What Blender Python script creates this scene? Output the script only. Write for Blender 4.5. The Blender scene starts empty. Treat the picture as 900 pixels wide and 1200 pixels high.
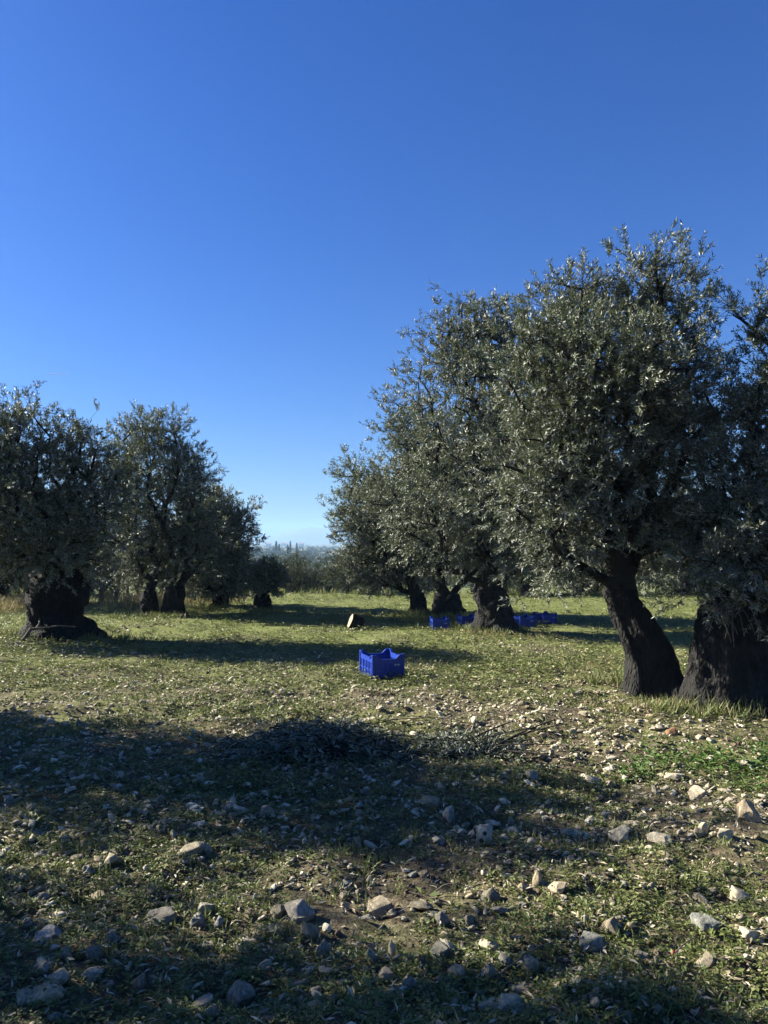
import bpy, bmesh, math, random
import numpy as np
from mathutils import Vector, Matrix

R = np.random.default_rng(11)
random.seed(5)
scene = bpy.context.scene
COL = scene.collection
rad = math.radians

# ------------------------------------------------------------------ camera geometry
FPX, CX, CY, HY, EYE = 905.0, 450.0, 600.0, 635.0, 1.6
PITCH = math.atan((HY - CY) / FPX)


def ray(px, py):
    u, v = (px - CX) / FPX, (CY - py) / FPX
    c, s = math.cos(PITCH), math.sin(PITCH)
    d = np.array([u, c - s * v, s + c * v])
    return d


def at(px, py, Y):
    """point on the sight line through photo pixel px,py at forward distance Y"""
    d = ray(px, py)
    return np.array([0, 0, EYE]) + d * (Y / d[1])


# ------------------------------------------------------------------ noise
def _h(ix, iy, seed):
    n = (ix * 374761393 + iy * 668265263 + seed * 1274126177) & 0xFFFFFFFF
    n = ((n ^ (n >> 13)) * 1274126177) & 0xFFFFFFFF
    return ((n ^ (n >> 16)) & 0xFFFF) / 65535.0


def noise2(x, y, seed=0):
    x = np.asarray(x, float); y = np.asarray(y, float)
    ix = np.floor(x).astype(np.int64); iy = np.floor(y).astype(np.int64)
    fx = x - ix; fy = y - iy
    fx = fx * fx * (3 - 2 * fx); fy = fy * fy * (3 - 2 * fy)
    a = _h(ix, iy, seed); b = _h(ix + 1, iy, seed)
    c = _h(ix, iy + 1, seed); d = _h(ix + 1, iy + 1, seed)
    return (a * (1 - fx) + b * fx) * (1 - fy) + (c * (1 - fx) + d * fx) * fy - 0.5


def fbm(x, y, seed=0, o=3):
    s = 0; a = 1; t = 0
    for k in range(o):
        s = s + a * noise2(x * 2 ** k + 17.3 * k, y * 2 ** k + 9.1 * k, seed + k); t += a; a *= .5
    return s / t


DROP_Y = np.array([-500, 20, 26, 34, 45, 60, 90, 130, 200, 400, 800, 1200, 9000.])
DROP_Z = np.array([0, 0, -.12, -.75, -1.9, -3.6, -5.6, -7.0, -8.0, -8.6, -8.9, -9., -9.])


def gz(x, y):
    x = np.asarray(x, float); y = np.asarray(y, float)
    z = np.interp(y, DROP_Y, DROP_Z)
    dist = np.hypot(x, y)
    w1 = np.clip(1 - (dist - 30) / 25, 0, 1); w2 = np.clip(1 - (dist - 8) / 5, 0, 1)
    w3 = np.clip((dist - 300) / 600, 0, 1)
    z = z + w1 * (.12 * noise2(x / 2.3, y / 1.9, 3) + .05 * noise2(x / .7, y / .5, 4))
    z = z + w2 * (.06 * noise2(x / .23, y / .2, 5) + .032 * noise2(x / .1, y / .09, 6))
    z = z + w3 * 1.2 * noise2(x / 350, y / 350, 8)
    z = z - .02
    return z


def ground_pt(px, py):
    d = ray(px, py)
    y = EYE * d[1] / -d[2]
    for _ in range(30):
        p = np.array([0, 0, EYE]) + d * (y / d[1])
        z = float(gz(p[0], p[1]))
        y += ((p[2] - z) / -d[2]) * d[1] * .6
    p = np.array([0, 0, EYE]) + d * (y / d[1])
    p[2] = float(gz(p[0], p[1]))
    return p


# ------------------------------------------------------------------ object helpers
def mesh_np(name, V, faces, mat=None, smooth=True, tint=None):
    """faces: list of int arrays (n,k)"""
    me = bpy.data.meshes.new(name)
    V = np.asarray(V, np.float32)
    me.vertices.add(len(V)); me.vertices.foreach_set('co', V.ravel())
    idx = np.concatenate([f.ravel() for f in faces]).astype(np.int32)
    tot = np.concatenate([np.full(len(f), f.shape[1], np.int32) for f in faces])
    start = np.concatenate([[0], np.cumsum(tot)[:-1]]).astype(np.int32)
    me.loops.add(len(idx)); me.loops.foreach_set('vertex_index', idx)
    me.polygons.add(len(tot)); me.polygons.foreach_set('loop_start', start)
    me.polygons.foreach_set('use_smooth', np.full(len(tot), smooth, bool))
    me.update(calc_edges=True)
    if tint is not None:
        a = me.attributes.new('tint', 'FLOAT', 'FACE')
        a.data.foreach_set('value', np.asarray(tint, np.float32))
    if mat: me.materials.append(mat)
    return me


def link(name, me, parent=None):
    o = bpy.data.objects.new(name, me); COL.objects.link(o)
    if parent: o.parent = parent
    return o


def tag(o, label=None, cat=None, group=None, kind=None):
    if label: o['label'] = label
    if cat: o['category'] = cat
    if group: o['group'] = group
    if kind: o['kind'] = kind
    return o


def empty(name, loc, label, cat, group=None, rz=0):
    o = bpy.data.objects.new(name, None); COL.objects.link(o)
    o.location = [float(c) for c in loc]; o.rotation_euler = (0, 0, rz)
    o.empty_display_size = .2
    return tag(o, label, cat, group)


def copy_tree(o, parent=None):
    c = o.copy(); COL.objects.link(c)
    if parent: c.parent = parent
    for ch in list(o.children):
        copy_tree(ch, c)
    return c


def bm_obj(name, bm, mat, parent=None, smooth=False):
    me = bpy.data.meshes.new(name); bm.to_mesh(me); bm.free()
    if smooth:
        for p in me.polygons: p.use_smooth = True
    me.materials.append(mat)
    return link(name, me, parent)


def add_box(bm, lo, hi, M=None):
    vs = [bm.verts.new((x, y, z)) for x in (lo[0], hi[0]) for y in (lo[1], hi[1]) for z in (lo[2], hi[2])]
    for f in ((0, 1, 3, 2), (4, 6, 7, 5), (0, 4, 5, 1), (2, 3, 7, 6), (0, 2, 6, 4), (1, 5, 7, 3)):
        bm.faces.new([vs[i] for i in f])
    if M is not None:
        for v in vs: v.co = M @ v.co


# ------------------------------------------------------------------ materials
def mat_new(name):
    m = bpy.data.materials.new(name); m.use_nodes = True
    nt = m.node_tree; nt.nodes.clear()
    out = nt.nodes.new('ShaderNodeOutputMaterial')
    return m, nt, out


class N:
    def __init__(s, nt): s.nt = nt

    def node(s, t, ins=None, **kw):
        n = s.nt.nodes.new(t)
        for k, v in kw.items(): setattr(n, k, v)
        for k, v in (ins or {}).items():
            if hasattr(v, 'is_linked') or isinstance(v, bpy.types.NodeSocket): s.nt.links.new(v, n.inputs[k])
            else: n.inputs[k].default_value = v
        return n

    def noise(s, scale, vec=None, detail=4, rough=.55, dist=0.):
        n = s.node('ShaderNodeTexNoise', {'Scale': scale, 'Detail': detail, 'Roughness': rough, 'Distortion': dist})
        if vec is not None: s.nt.links.new(vec, n.inputs['Vector'])
        return n.outputs[0]

    def ramp(s, fac, stops):
        n = s.node('ShaderNodeValToRGB', {'Fac': fac})
        e = n.color_ramp.elements
        while len(e) < len(stops): e.new(.5)
        for i, (p, c) in enumerate(stops):
            e[i].position = p; e[i].color = (*c, 1) if len(c) == 3 else c
        return n.outputs[0]

    def mix(s, fac, a, b, mode='MIX'):
        n = s.node('ShaderNodeMix', data_type='RGBA', blend_type=mode)
        for i, v in ((0, fac), (6, a), (7, b)):
            if isinstance(v, bpy.types.NodeSocket): s.nt.links.new(v, n.inputs[i])
            elif i == 0: n.inputs[0].default_value = v
            else: n.inputs[i].default_value = (*v, 1)
        return n.outputs[2]

    def math(s, op, a, b=0., c=0.):
        n = s.node('ShaderNodeMath', operation=op)
        for i, v in enumerate((a, b, c)):
            if isinstance(v, bpy.types.NodeSocket): s.nt.links.new(v, n.inputs[i])
            else: n.inputs[i].default_value = v
        return n.outputs[0]

    def maprange(s, v, a, b, c=0., d=1.):
        n = s.node('ShaderNodeMapRange', {'Value': v, 'From Min': a, 'From Max': b, 'To Min': c, 'To Max': d})
        return n.outputs[0]


def leaf_material(name, stops, under, transl=.22, rough=.42, spec=.5, under_mix=.85):
    m, nt, out = mat_new(name); n = N(nt)
    t = n.node('ShaderNodeAttribute', attribute_name='tint', attribute_type='GEOMETRY').outputs['Fac']
    top = n.ramp(t, stops)
    geo = n.node('ShaderNodeNewGeometry')
    bf = n.math('MULTIPLY', geo.outputs['Backfacing'], under_mix)
    col = n.mix(bf, top, under)
    p = n.node('ShaderNodeBsdfPrincipled', {'Base Color': col, 'Roughness': rough, 'Specular IOR Level': spec})
    tr = n.node('ShaderNodeBsdfTranslucent', {'Color': n.mix(.5, top, (.12, .15, .03))})
    mx = n.node('ShaderNodeMixShader', {0: transl, 1: p.outputs[0], 2: tr.outputs[0]})
    nt.links.new(mx.outputs[0], out.inputs[0])
    return m


M_OLIVE = leaf_material('olive_leaf', [(0, (.045, .06, .026)), (.45, (.08, .098, .045)), (.8, (.115, .132, .064)), (1, (.17, .165, .09))],
                        (.29, .3, .235), .16, .45, .36)
M_PRUNED = leaf_material('pruned_olive_leaf', [(0, (.07, .085, .05)), (.6, (.115, .13, .08)), (1, (.19, .18, .12))],
                         (.17, .185, .135), .1, .5, .35)
M_WEED = leaf_material('weed_leaf', [(0, (.055, .08, .02)), (.35, (.105, .132, .034)), (.65, (.17, .186, .06)), (.85, (.25, .235, .1)), (1, (.36, .31, .18))],
                       (.17, .19, .09), .25, .55, .28, .6)
M_LUSH = leaf_material('lush_weed_leaf', [(0, (.04, .08, .015)), (.5, (.08, .14, .028)), (1, (.14, .2, .05))],
                       (.12, .17, .06), .25, .45, .4, .6)
M_DRY = leaf_material('dry_grass_blade', [(0, (.2, .15, .07)), (.5, (.3, .23, .12)), (1, (.4, .33, .19))],
                      (.3, .24, .13), .25, .7, .2, .3)
M_LITTER = leaf_material('fallen_leaf', [(0, (.13, .1, .06)), (.5, (.28, .23, .15)), (1, (.48, .43, .31))],
                         (.3, .27, .2), .05, .7, .2, .8)
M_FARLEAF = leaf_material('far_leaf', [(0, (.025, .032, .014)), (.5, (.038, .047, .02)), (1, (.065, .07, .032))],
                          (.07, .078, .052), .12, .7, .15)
M_CYP = leaf_material('cypress_leaf', [(0, (.01, .017, .009)), (1, (.02, .03, .014))], (.03, .045, .02), .05, .7, .2)


def bark_material(name, dark, light, sc=1.):
    m, nt, out = mat_new(name); n = N(nt)
    tc = n.node('ShaderNodeTexCoord').outputs['Object']
    mp = n.node('ShaderNodeMapping', {'Vector': tc, 'Scale': (8 * sc, 8 * sc, 3.0 * sc)}).outputs[0]
    a = n.noise(2.2, mp, 8, .62, .8)
    vor = n.node('ShaderNodeTexVoronoi', {'Vector': mp, 'Scale': 3.2}, feature='DISTANCE_TO_EDGE').outputs['Distance']
    b = n.noise(1.6, tc, 5)
    col = n.ramp(a, [(.25, dark), (.55, tuple(.5 * (d + l) for d, l in zip(dark, light))), (.8, light)])
    lich = n.ramp(b, [(.58, (0, 0, 0)), (.7, (1, 1, 1))])
    col = n.mix(n.math('MULTIPLY', lich, .35), col, (.055, .053, .045))
    h = n.math('ADD', n.math('MULTIPLY', a, .8), n.math('MULTIPLY', n.maprange(vor, 0, .25), .45))
    bp = n.node('ShaderNodeBump', {'Height': h, 'Strength': .9, 'Distance': .03}).outputs[0]
    p = n.node('ShaderNodeBsdfPrincipled', {'Base Color': col, 'Roughness': .9, 'Specular IOR Level': .2, 'Normal': bp})
    nt.links.new(p.outputs[0], out.inputs[0])
    return m


M_BARK = bark_material('olive_bark', (.006, .0055, .005), (.03, .028, .025))
M_TWIG = bark_material('branch_bark', (.014, .012, .009), (.06, .052, .042), 3)
M_DRYTWIG = bark_material('dry_twig_bark', (.14, .11, .08), (.34, .29, .22), 6)
M_POST = bark_material('weathered_post_wood', (.11, .09, .07), (.26, .22, .17), 2)


def stone_material():
    m, nt, out = mat_new('limestone'); n = N(nt)
    tc = n.node('ShaderNodeTexCoord').outputs['Object']
    oi = n.node('ShaderNodeObjectInfo')
    off = n.node('ShaderNodeVectorMath', {0: tc, 1: oi.outputs['Location']}, operation='ADD').outputs[0]
    a = n.noise(9, off, 6, .6)
    b = n.noise(45, off, 4, .6)
    c = n.noise(3, off, 3)
    col = n.ramp(a, [(.25, (.12, .107, .08)), (.46, (.235, .212, .163)), (.7, (.39, .36, .285))])
    col = n.mix(n.ramp(c, [(.46, (0, 0, 0)), (.66, (.4, .4, .4))]), col, (.17, .125, .08))
    tintc = n.node('ShaderNodeMix', data_type='RGBA', blend_type='MULTIPLY')
    tintc.inputs[0].default_value = 1
    nt.links.new(col, tintc.inputs[6]); nt.links.new(oi.outputs['Color'], tintc.inputs[7])
    geo = n.node('ShaderNodeNewGeometry')
    h = n.math('ADD', n.math('MULTIPLY', a, .6), n.math('MULTIPLY', b, .4))
    bp = n.node('ShaderNodeBump', {'Height': h, 'Strength': .8, 'Distance': .012}).outputs[0]
    p = n.node('ShaderNodeBsdfPrincipled', {'Base Color': tintc.outputs[2], 'Roughness': .88, 'Specular IOR Level': .25, 'Normal': bp})
    nt.links.new(p.outputs[0], out.inputs[0])
    return m


M_STONE = stone_material()


def gravel_material():
    m, nt, out = mat_new('gravel_limestone'); n = N(nt)
    t = n.node('ShaderNodeAttribute', attribute_name='tint', attribute_type='GEOMETRY').outputs['Fac']
    tc = n.node('ShaderNodeTexCoord').outputs['Object']
    a = n.noise(40, tc, 4, .6)
    col = n.ramp(t, [(0, (.1, .075, .045)), (.3, (.2, .165, .105)), (.65, (.37, .325, .225)), (1, (.6, .54, .4))])
    col = n.mix(.5, col, n.ramp(a, [(.3, (.5, .45, .4)), (.7, (1, 1, 1))]), 'MULTIPLY')
    bp = n.node('ShaderNodeBump', {'Height': a, 'Strength': .7, 'Distance': .008}).outputs[0]
    p = n.node('ShaderNodeBsdfPrincipled', {'Base Color': col, 'Roughness': .9, 'Specular IOR Level': .2, 'Normal': bp})
    nt.links.new(p.outputs[0], out.inputs[0])
    return m


M_GRAVEL = gravel_material()


def ground_material():
    m, nt, out = mat_new('stony_grove_ground'); n = N(nt)
    tc = n.node('ShaderNodeTexCoord').outputs['Object']
    xyz = n.node('ShaderNodeSeparateXYZ', {0: tc})
    y = xyz.outputs[1]
    big = n.noise(.55, tc, 4)
    mid = n.noise(3.2, tc, 5, .6)
    fine = n.noise(26, tc, 5, .65)
    vf = n.noise(90, tc, 3, .6)
    soil = n.ramp(fine, [(.28, (.042, .033, .02)), (.5, (.095, .076, .046)), (.66, (.17, .142, .09)), (.78, (.34, .29, .2))])
    green = n.ramp(n.mix(.5, fine, mid), [(.3, (.06, .072, .02)), (.5, (.125, .142, .042)), (.7, (.21, .21, .085))])
    # more grass away from the stony tilled strip
    g = n.math('ADD', n.maprange(y, 5, 15, -.1, .2), n.math('ADD', n.math('MULTIPLY', big, .7), n.math('MULTIPLY', mid, .6)))
    gm = n.ramp(g, [(.55, (0, 0, 0)), (.8, (1, 1, 1))])
    near = n.mix(gm, soil, green)
    # the far plain: fields
    vor = n.node('ShaderNodeTexVoronoi', {'Vector': tc, 'Scale': .006}).outputs['Color']
    fld = n.ramp(n.node('ShaderNodeSeparateColor', {0: vor}).outputs[0], [(0, (.05, .065, .03)), (.4, (.09, .1, .05)), (.7, (.16, .15, .09)), (1, (.08, .085, .06))])
    col = n.mix(n.maprange(y, 140, 300), near, fld)
    h = n.math('ADD', n.math('MULTIPLY', fine, .7), n.math('MULTIPLY', vf, .3))
    bp = n.node('ShaderNodeBump', {'Height': h, 'Strength': .9, 'Distance': .03}).outputs[0]
    p = n.node('ShaderNodeBsdfPrincipled', {'Base Color': col, 'Roughness': .95, 'Specular IOR Level': .1, 'Normal': bp})
    nt.links.new(p.outputs[0], out.inputs[0])
    return m


M_GROUND = ground_material()


def plain_material(name, col, rough=.6, spec=.4, bump=0, sc=60, var=.25):
    m, nt, out = mat_new(name); n = N(nt)
    tc = n.node('ShaderNodeTexCoord').outputs['Object']
    a = n.noise(sc, tc, 5, .6)
    c = n.mix(a, tuple(v * (1 - var) for v in col), tuple(min(1, v * (1 + var)) for v in col))
    ins = {'Base Color': c, 'Roughness': rough, 'Specular IOR Level': spec}
    if bump:
        ins['Normal'] = n.node('ShaderNodeBump', {'Height': a, 'Strength': bump, 'Distance': .01}).outputs[0]
    p = n.node('ShaderNodeBsdfPrincipled', ins)
    nt.links.new(p.outputs[0], out.inputs[0])
    return m


M_CRATE = plain_material('blue_crate_plastic', (.006, .03, .24), .45, .35, .1, 14, .45)
M_PRINT = plain_material('white_print', (.7, .7, .7), .6)
M_CUT = plain_material('sawn_wood_face', (.3, .245, .165), .85, .15, .5, 26, .4)
M_MOUNT = plain_material('far_mountain_slope', (.1, .11, .09), .9, .1, 0, .002, .4)
M_WALLP = plain_material('pale_house_wall', (.6, .57, .52), .9, .2, 0, .2, .1)
M_ROOFP = plain_material('tile_roof', (.3, .16, .1), .9, .2, 0, .2, .2)
M_WIRE = plain_material('fence_wire', (.2, .19, .18), .5, .5)
M_BERRY = plain_material('red_berry_skin', (.2, .025, .025), .35, .5, 0, 60, .3)
M_HOLE = plain_material('stone_pit_shade', (.05, .04, .03), .95, .1, .3, 60, .3)  # dark colour stands in for the shade inside the stone's two holes

# ------------------------------------------------------------------ ground
def axis(lo, hi, a, b, step, grow):
    mid = list(np.arange(a, b + 1e-6, step))
    s = step; up = [mid[-1]]
    while up[-1] < hi: s *= grow; up.append(up[-1] + s)
    s = step; dn = [mid[0]]
    while dn[-1] > lo: s *= grow; dn.append(dn[-1] - s)
    return np.array(dn[:0:-1] + mid + up[1:])


gx = axis(-5600, 5600, -5.5, 5.5, .04, 1.06)
gy = axis(-300, 5650, 1.5, 10.5, .04, 1.045)
X, Y = np.meshgrid(gx, gy)
Z = gz(X, Y)
nx, ny = len(gx), len(gy)
ii = np.arange(nx * ny).reshape(ny, nx)
quads = np.stack([ii[:-1, :-1], ii[:-1, 1:], ii[1:, 1:], ii[1:, :-1]], -1).reshape(-1, 4)
o = link('ground', mesh_np('ground', np.stack([X, Y, Z], -1).reshape(-1, 3), [quads], M_GROUND))
tag(o, 'stony weedy soil of the olive grove running out to the plain', 'ground', kind='structure')

# ------------------------------------------------------------------ small geometry generators
def unit(v):
    return v / np.maximum(np.linalg.norm(v, axis=-1, keepdims=True), 1e-9)


def leaf_quads(P, D, W, L, wid, droop=.0):
    """rhombic folded leaves: P base, D unit direction, W unit width direction"""
    n = len(P)
    L = np.broadcast_to(np.asarray(L, float).reshape(-1, 1), (n, 1)); wid = np.broadcast_to(np.asarray(wid, float).reshape(-1, 1), (n, 1))
    Nn = np.cross(D, W)
    mid = P + D * L * .48 + Nn * L * .05
    tip = P + D * L - Nn * L * droop
    a = mid + W * wid * .5; b = mid - W * wid * .5
    V = np.stack([P, b, tip, a], 1).reshape(-1, 3)
    F = np.arange(4 * n).reshape(n, 4)
    return V, F


def rand_dir(n, rng):
    return unit(rng.normal(size=(n, 3)))


class Buf:
    def __init__(s): s.V = []; s.F = {}; s.n = 0; s.T = {}

    def add(s, V, F, tint=None):
        k = F.shape[1]
        s.F.setdefault(k, []).append(F + s.n); s.V.append(V); s.n += len(V)
        s.T.setdefault(k, []).append(np.zeros(len(F)) if tint is None else tint)

    def mesh(s, name, mat, smooth=True):
        ks = sorted(s.F)
        return mesh_np(name, np.concatenate(s.V), [np.concatenate(s.F[k]) for k in ks], mat, smooth,
                       np.concatenate([np.concatenate(s.T[k]) for k in ks]))


def tubes(A, B, ra, rb, sides):
    """n separate tapered tubes from A to B"""
    n = len(A); D = unit(B - A)
    ref = np.where(np.abs(D[:, 2:3]) > .9, np.array([[1., 0, 0]]), np.array([[0, 0, 1.]]))
    U = unit(np.cross(D, ref)); Wd = np.cross(D, U)
    th = np.arange(sides) * 2 * np.pi / sides
    ring = U[:, None] * np.cos(th)[None, :, None] + Wd[:, None] * np.sin(th)[None, :, None]
    V = np.concatenate([A[:, None] + ring * ra[:, None, None], B[:, None] + ring * rb[:, None, None]], 1)
    k = np.arange(sides); k2 = (k + 1) % sides
    f = np.stack([k, k2, k2 + sides, k + sides], -1)
    F = (np.arange(n)[:, None, None] * 2 * sides + f[None]).reshape(-1, 4)
    return V.reshape(-1, 3), F


def loft(path, radii, rng, sides=60, rings=70, lump=.15, twist=1.6, flat=.85, ridges=(3, 5, 8), knobs=12, fit=.93):
    """gnarled trunk: path (k,3), radii (k,)"""
    k = len(path); t = np.linspace(0, k - 1, rings)
    c = np.stack([np.interp(t, np.arange(k), path[:, i]) for i in range(3)], -1)
    for _ in range(4): c[1:-1] = .25 * c[:-2] + .5 * c[1:-1] + .25 * c[2:]
    r = np.interp(t, np.arange(k), radii) * fit
    th = np.linspace(0, 2 * np.pi, sides, endpoint=False)
    zz = np.linspace(0, 1, rings)[:, None]
    ph = rng.uniform(0, 6.28, 8)
    wob = .9 * fbm(zz * 2.5 + ph[2], zz * 0 + 3.3, 77, 3)
    tt = th[None] + twist * zz + 2 * wob
    def ridge(x): return 1 - 2 * np.abs(np.sin(x * .5))
    m = 1 + lump * (.5 * ridge(ridges[0] * tt + ph[0]) + .4 * ridge(ridges[1] * tt + ph[1] + 2 * zz) + .3 * ridge(ridges[2] * tt + ph[2] - 3 * zz) + .15 * ridge(15 * tt + ph[7]))
    sd = int(rng.integers(1000))
    m += lump * 1.6 * fbm(2.2 * np.cos(th)[None] + 5 * zz + ph[3], 2.2 * np.sin(th)[None] + 6 * zz + ph[4], sd, 4)
    m += lump * .8 * fbm(7 * np.cos(th)[None] + 15 * zz + ph[4], 7 * np.sin(th)[None] - 13 * zz + ph[3], sd + 9, 3)
    for _ in range(knobs):
        a0, z0, w0 = rng.uniform(0, 6.28), rng.uniform(.1, .98), rng.uniform(.12, .3)
        da = np.angle(np.exp(1j * (th[None] - a0))); q = (da / w0) ** 2 + ((zz - z0) / (w0 * .35)) ** 2
        m += rng.uniform(-.14, .22) * np.exp(-q)
    base = np.exp(-zz * 7)
    m += base * .35 * np.maximum(0, np.sin(5 * th[None] + ph[5])) ** 2
    V = np.stack([c[:, 0:1] + r[:, None] * m * np.cos(th), c[:, 1:2] + r[:, None] * flat * m * np.sin(th),
                  c[:, 2:3] + .16 * r[:, None] * (np.sin(3 * th + ph[6]) + .7 * np.sin(7 * th + ph[5]))[None] * (1 - np.exp(-zz * 8)) * np.ones_like(m)], -1)
    V[0, :, 2] = c[0, 2]
    V = V.reshape(-1, 3)
    i = np.arange(rings * sides).reshape(rings, sides)
    F = np.stack([i[:-1], np.roll(i[:-1], -1, 1), np.roll(i[1:], -1, 1), i[1:]], -1).reshape(-1, 4)
    top = c[-1] + np.array([0, 0, r[-1] * .25])
    V = np.vstack([V, top]); ti = len(V) - 1
    last = i[-1]
    T = np.stack([last, np.roll(last, -1), np.full(sides, ti)], -1)
    return V, F, T


def grow_tree(rng, trunk_paths, lobes, nclus, ntips, twigs, leaves, leaf_len, leaf_w, spread=.27, r_tip=.0045,
              sides_big=7, twig_tubes=True, gap=.0, tip_len=.24):
    """returns meshes data: trunk Buf, branch Buf, crown Buf. lobes: (center xyz, radii xyz, weight)"""
    tb, bb, cb = Buf(), Buf(), Buf()
    roots = []
    for path, radii in trunk_paths:
        path = np.array(path, float); radii = np.array(radii, float)
        V, F, T = loft(path, radii, rng)
        n0 = tb.n; tb.add(V, F); tb.n = tb.n
        tb.F.setdefault(3, []).append(T + n0); tb.T.setdefault(3, []).append(np.zeros(len(T)))
        roots.append((path[-1] - (path[-1] - path[-2]) * .35, radii[-1]))
    # cluster centres in the lobes
    w = np.array([l[2] * np.prod(l[1]) ** .8 for l in lobes]); w /= w.sum()
    pts = []
    which = rng.choice(len(lobes), nclus * 3, p=w)
    for li in which:
        c, r, _ = lobes[li]
        d = rand_dir(1, rng)[0]; q = (rng.uniform(.05, 1)) ** .42
        p = np.array(c) + d * q * np.array(r)
        if any(np.sum((p - x) ** 2) < (spread * .55) ** 2 for x in pts[-400:]): continue
        pts.append(p)
        if len(pts) >= nclus: break
    pts = np.array(pts)
    root0 = np.mean([r[0] for r in roots], 0)
    pts = pts[np.argsort(np.linalg.norm((pts - root0) * [1, 1, 1], axis=1))]
    P = [r[0] for r in roots]; par = [-1] * len(P); cost = [0.] * len(P); cap = len(pts) * 8 + 4000
    NP = np.zeros((cap, 3)); NC = np.zeros(cap); n = len(P)
    NP[:n] = P

    def attach(p, kcost, seg, jit, sag):
        nonlocal n
        dd = np.linalg.norm(NP[:n] - p, axis=1)
        j = int(np.argmin(dd + kcost * NC[:n]))
        a = NP[j]; L = dd[j]; m = max(1, int(L / seg))
        last = j
        side = rng.normal(size=3) * jit * L
        for s in range(1, m + 1):
            t = s / m
            q = a + (p - a) * t + side * math.sin(math.pi * t) + np.array([0, 0, sag * L * math.sin(math.pi * t)])
            if s < m: q = q + rng.normal(size=3) * .012
            NP[n] = q; NC[n] = NC[last] + np.linalg.norm(q - NP[last]); par.append(last); last = n; n += 1
        return last

    clus_idx = [attach(p, .55, .16, .09, .07) for p in pts]
    ncl = n
    # tips around the clusters
    ci = rng.integers(0, len(pts), ntips)
    TP = pts[ci] + np.clip(rng.normal(size=(ntips, 3)), -1.7, 1.7) * spread * np.array([1, 1, .85])
    TP[:, 2] = np.maximum(TP[:, 2], .35)
    # nearest skeleton node for the tips (chunks)
    near = np.empty(ntips, int)
    for k in range(0, ntips, 400):
        d2 = ((TP[k:k + 400, None] - NP[None, :ncl]) ** 2).sum(-1); near[k:k + 400] = d2.argmin(1)
    cnt = np.zeros(n); np.add.at(cnt, near, 1)
    cnt += .05
    for k in range(n - 1, -1, -1):
        if par[k] >= 0: cnt[par[k]] += cnt[k]
    rr = r_tip * np.maximum(cnt, .8) ** .445
    pa = np.array(par[:n]); e = np.where(pa >= 0)[0]
    ra = np.minimum(rr[pa[e]], rr[e] * 1.35); rb = rr[e]
    for lo, hi, sd in ((.018, 9, sides_big), (0, .018, 4)):
        mk = (rb >= lo) & (rb < hi)
        if mk.any():
            V, F = tubes(NP[pa[e[mk]]], NP[e[mk]], ra[mk], rb[mk], sd); bb.add(V, F)
    # twigs
    A = NP[near]
    if twig_tubes:
        V, F = tubes(A, TP, np.full(ntips, r_tip * .8), np.full(ntips, r_tip * .45), 3); bb.add(V, F)
    cen = np.average([l[0] for l in lobes], axis=0, weights=w)
    outd = unit(TP - cen)
    bd = unit(unit(TP - A) * .55 + outd * .55 + np.array([0, 0, .35]))
    B = np.repeat(TP - bd * tip_len * .35, twigs, 0); BD = unit(np.repeat(bd, twigs, 0) + rng.normal(size=(ntips * twigs, 3)) * .5)
    TL = tip_len * rng.uniform(.6, 1.25, len(B))
    nt_ = len(B)
    if twig_tubes:
        V, F = tubes(B, B + BD * TL[:, None], np.full(nt_, .0022), np.full(nt_, .0012), 3); bb.add(V, F)
    tloc = np.linspace(.12, 1.0, leaves)
    Pp = (B[:, None] + BD[:, None] * (TL[:, None] * tloc[None])[..., None]).reshape(-1, 3)
    DD = np.repeat(BD, leaves, 0)
    nl = len(Pp)
    perp = unit(np.cross(DD, rand_dir(nl, rng)))
    ang = rng.uniform(.5, 1.1, (nl, 1))
    D = unit(DD * np.cos(ang) + perp * np.sin(ang))
    W = unit(np.cross(D, unit(np.array([0, 0, 1.]) + .75 * rng.normal(size=(nl, 3)))))
    L = leaf_len * rng.uniform(.65, 1.2, nl)
    V, F = leaf_quads(Pp, D, W, L, leaf_w * rng.uniform(.75, 1.2, nl), rng.uniform(-.05, .12, (nl, 1)))
    tint = np.clip(np.repeat(rng.uniform(.15, .7, len(TP)), twigs * leaves) + rng.normal(0, .17, nl), 0, 1)
    cb.add(V, F, tint)
    return tb, bb, cb


def make_tree(name, loc, label, cat, group, data, mats=(None, None, None)):
    tb, bb, cb = data
    root = empty(name, loc, label, cat, group)
    link('trunk', tb.mesh('trunk', mats[0] or M_BARK), root)
    link('branches', bb.mesh('branches', mats[1] or M_TWIG), root)
    link('crown', cb.mesh('crown', mats[2] or M_OLIVE, False), root)
    return root


def photo_tree(seed, base, trunks, lobes, label, inset=.1, **kw):
    """a tree read off the photo: base pixel, trunk outline (px,py,half width px) and crown lobes (px,py,rx,ry,depth m,weight)"""
    rng = np.random.default_rng(seed)
    b = ground_pt(*base); Yd = b[1]; s = Yd / FPX
    tp = []
    for tr in trunks:
        path = [at(px, py, Yd) - b for px, py, _ in tr]
        radii = [w * s for *_, w in tr]
        path[0][2] = -.08
        tp.append((path, radii))
    lb = []
    for px, py, rx, ry, dep, wt in lobes:
        c = at(px, py, Yd + dep) - b; ss = (Yd + dep) / FPX
        rr_ = np.array([rx * ss, .85 * (rx + ry) * .5 * ss, ry * ss])
        lb.append((c, np.maximum(rr_ - inset, .42 * rr_), wt))
    data = grow_tree(rng, tp, lb, **kw)
    return make_tree('olive_tree', b, label, 'olive tree', 'olive trees of the grove', data), b


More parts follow.
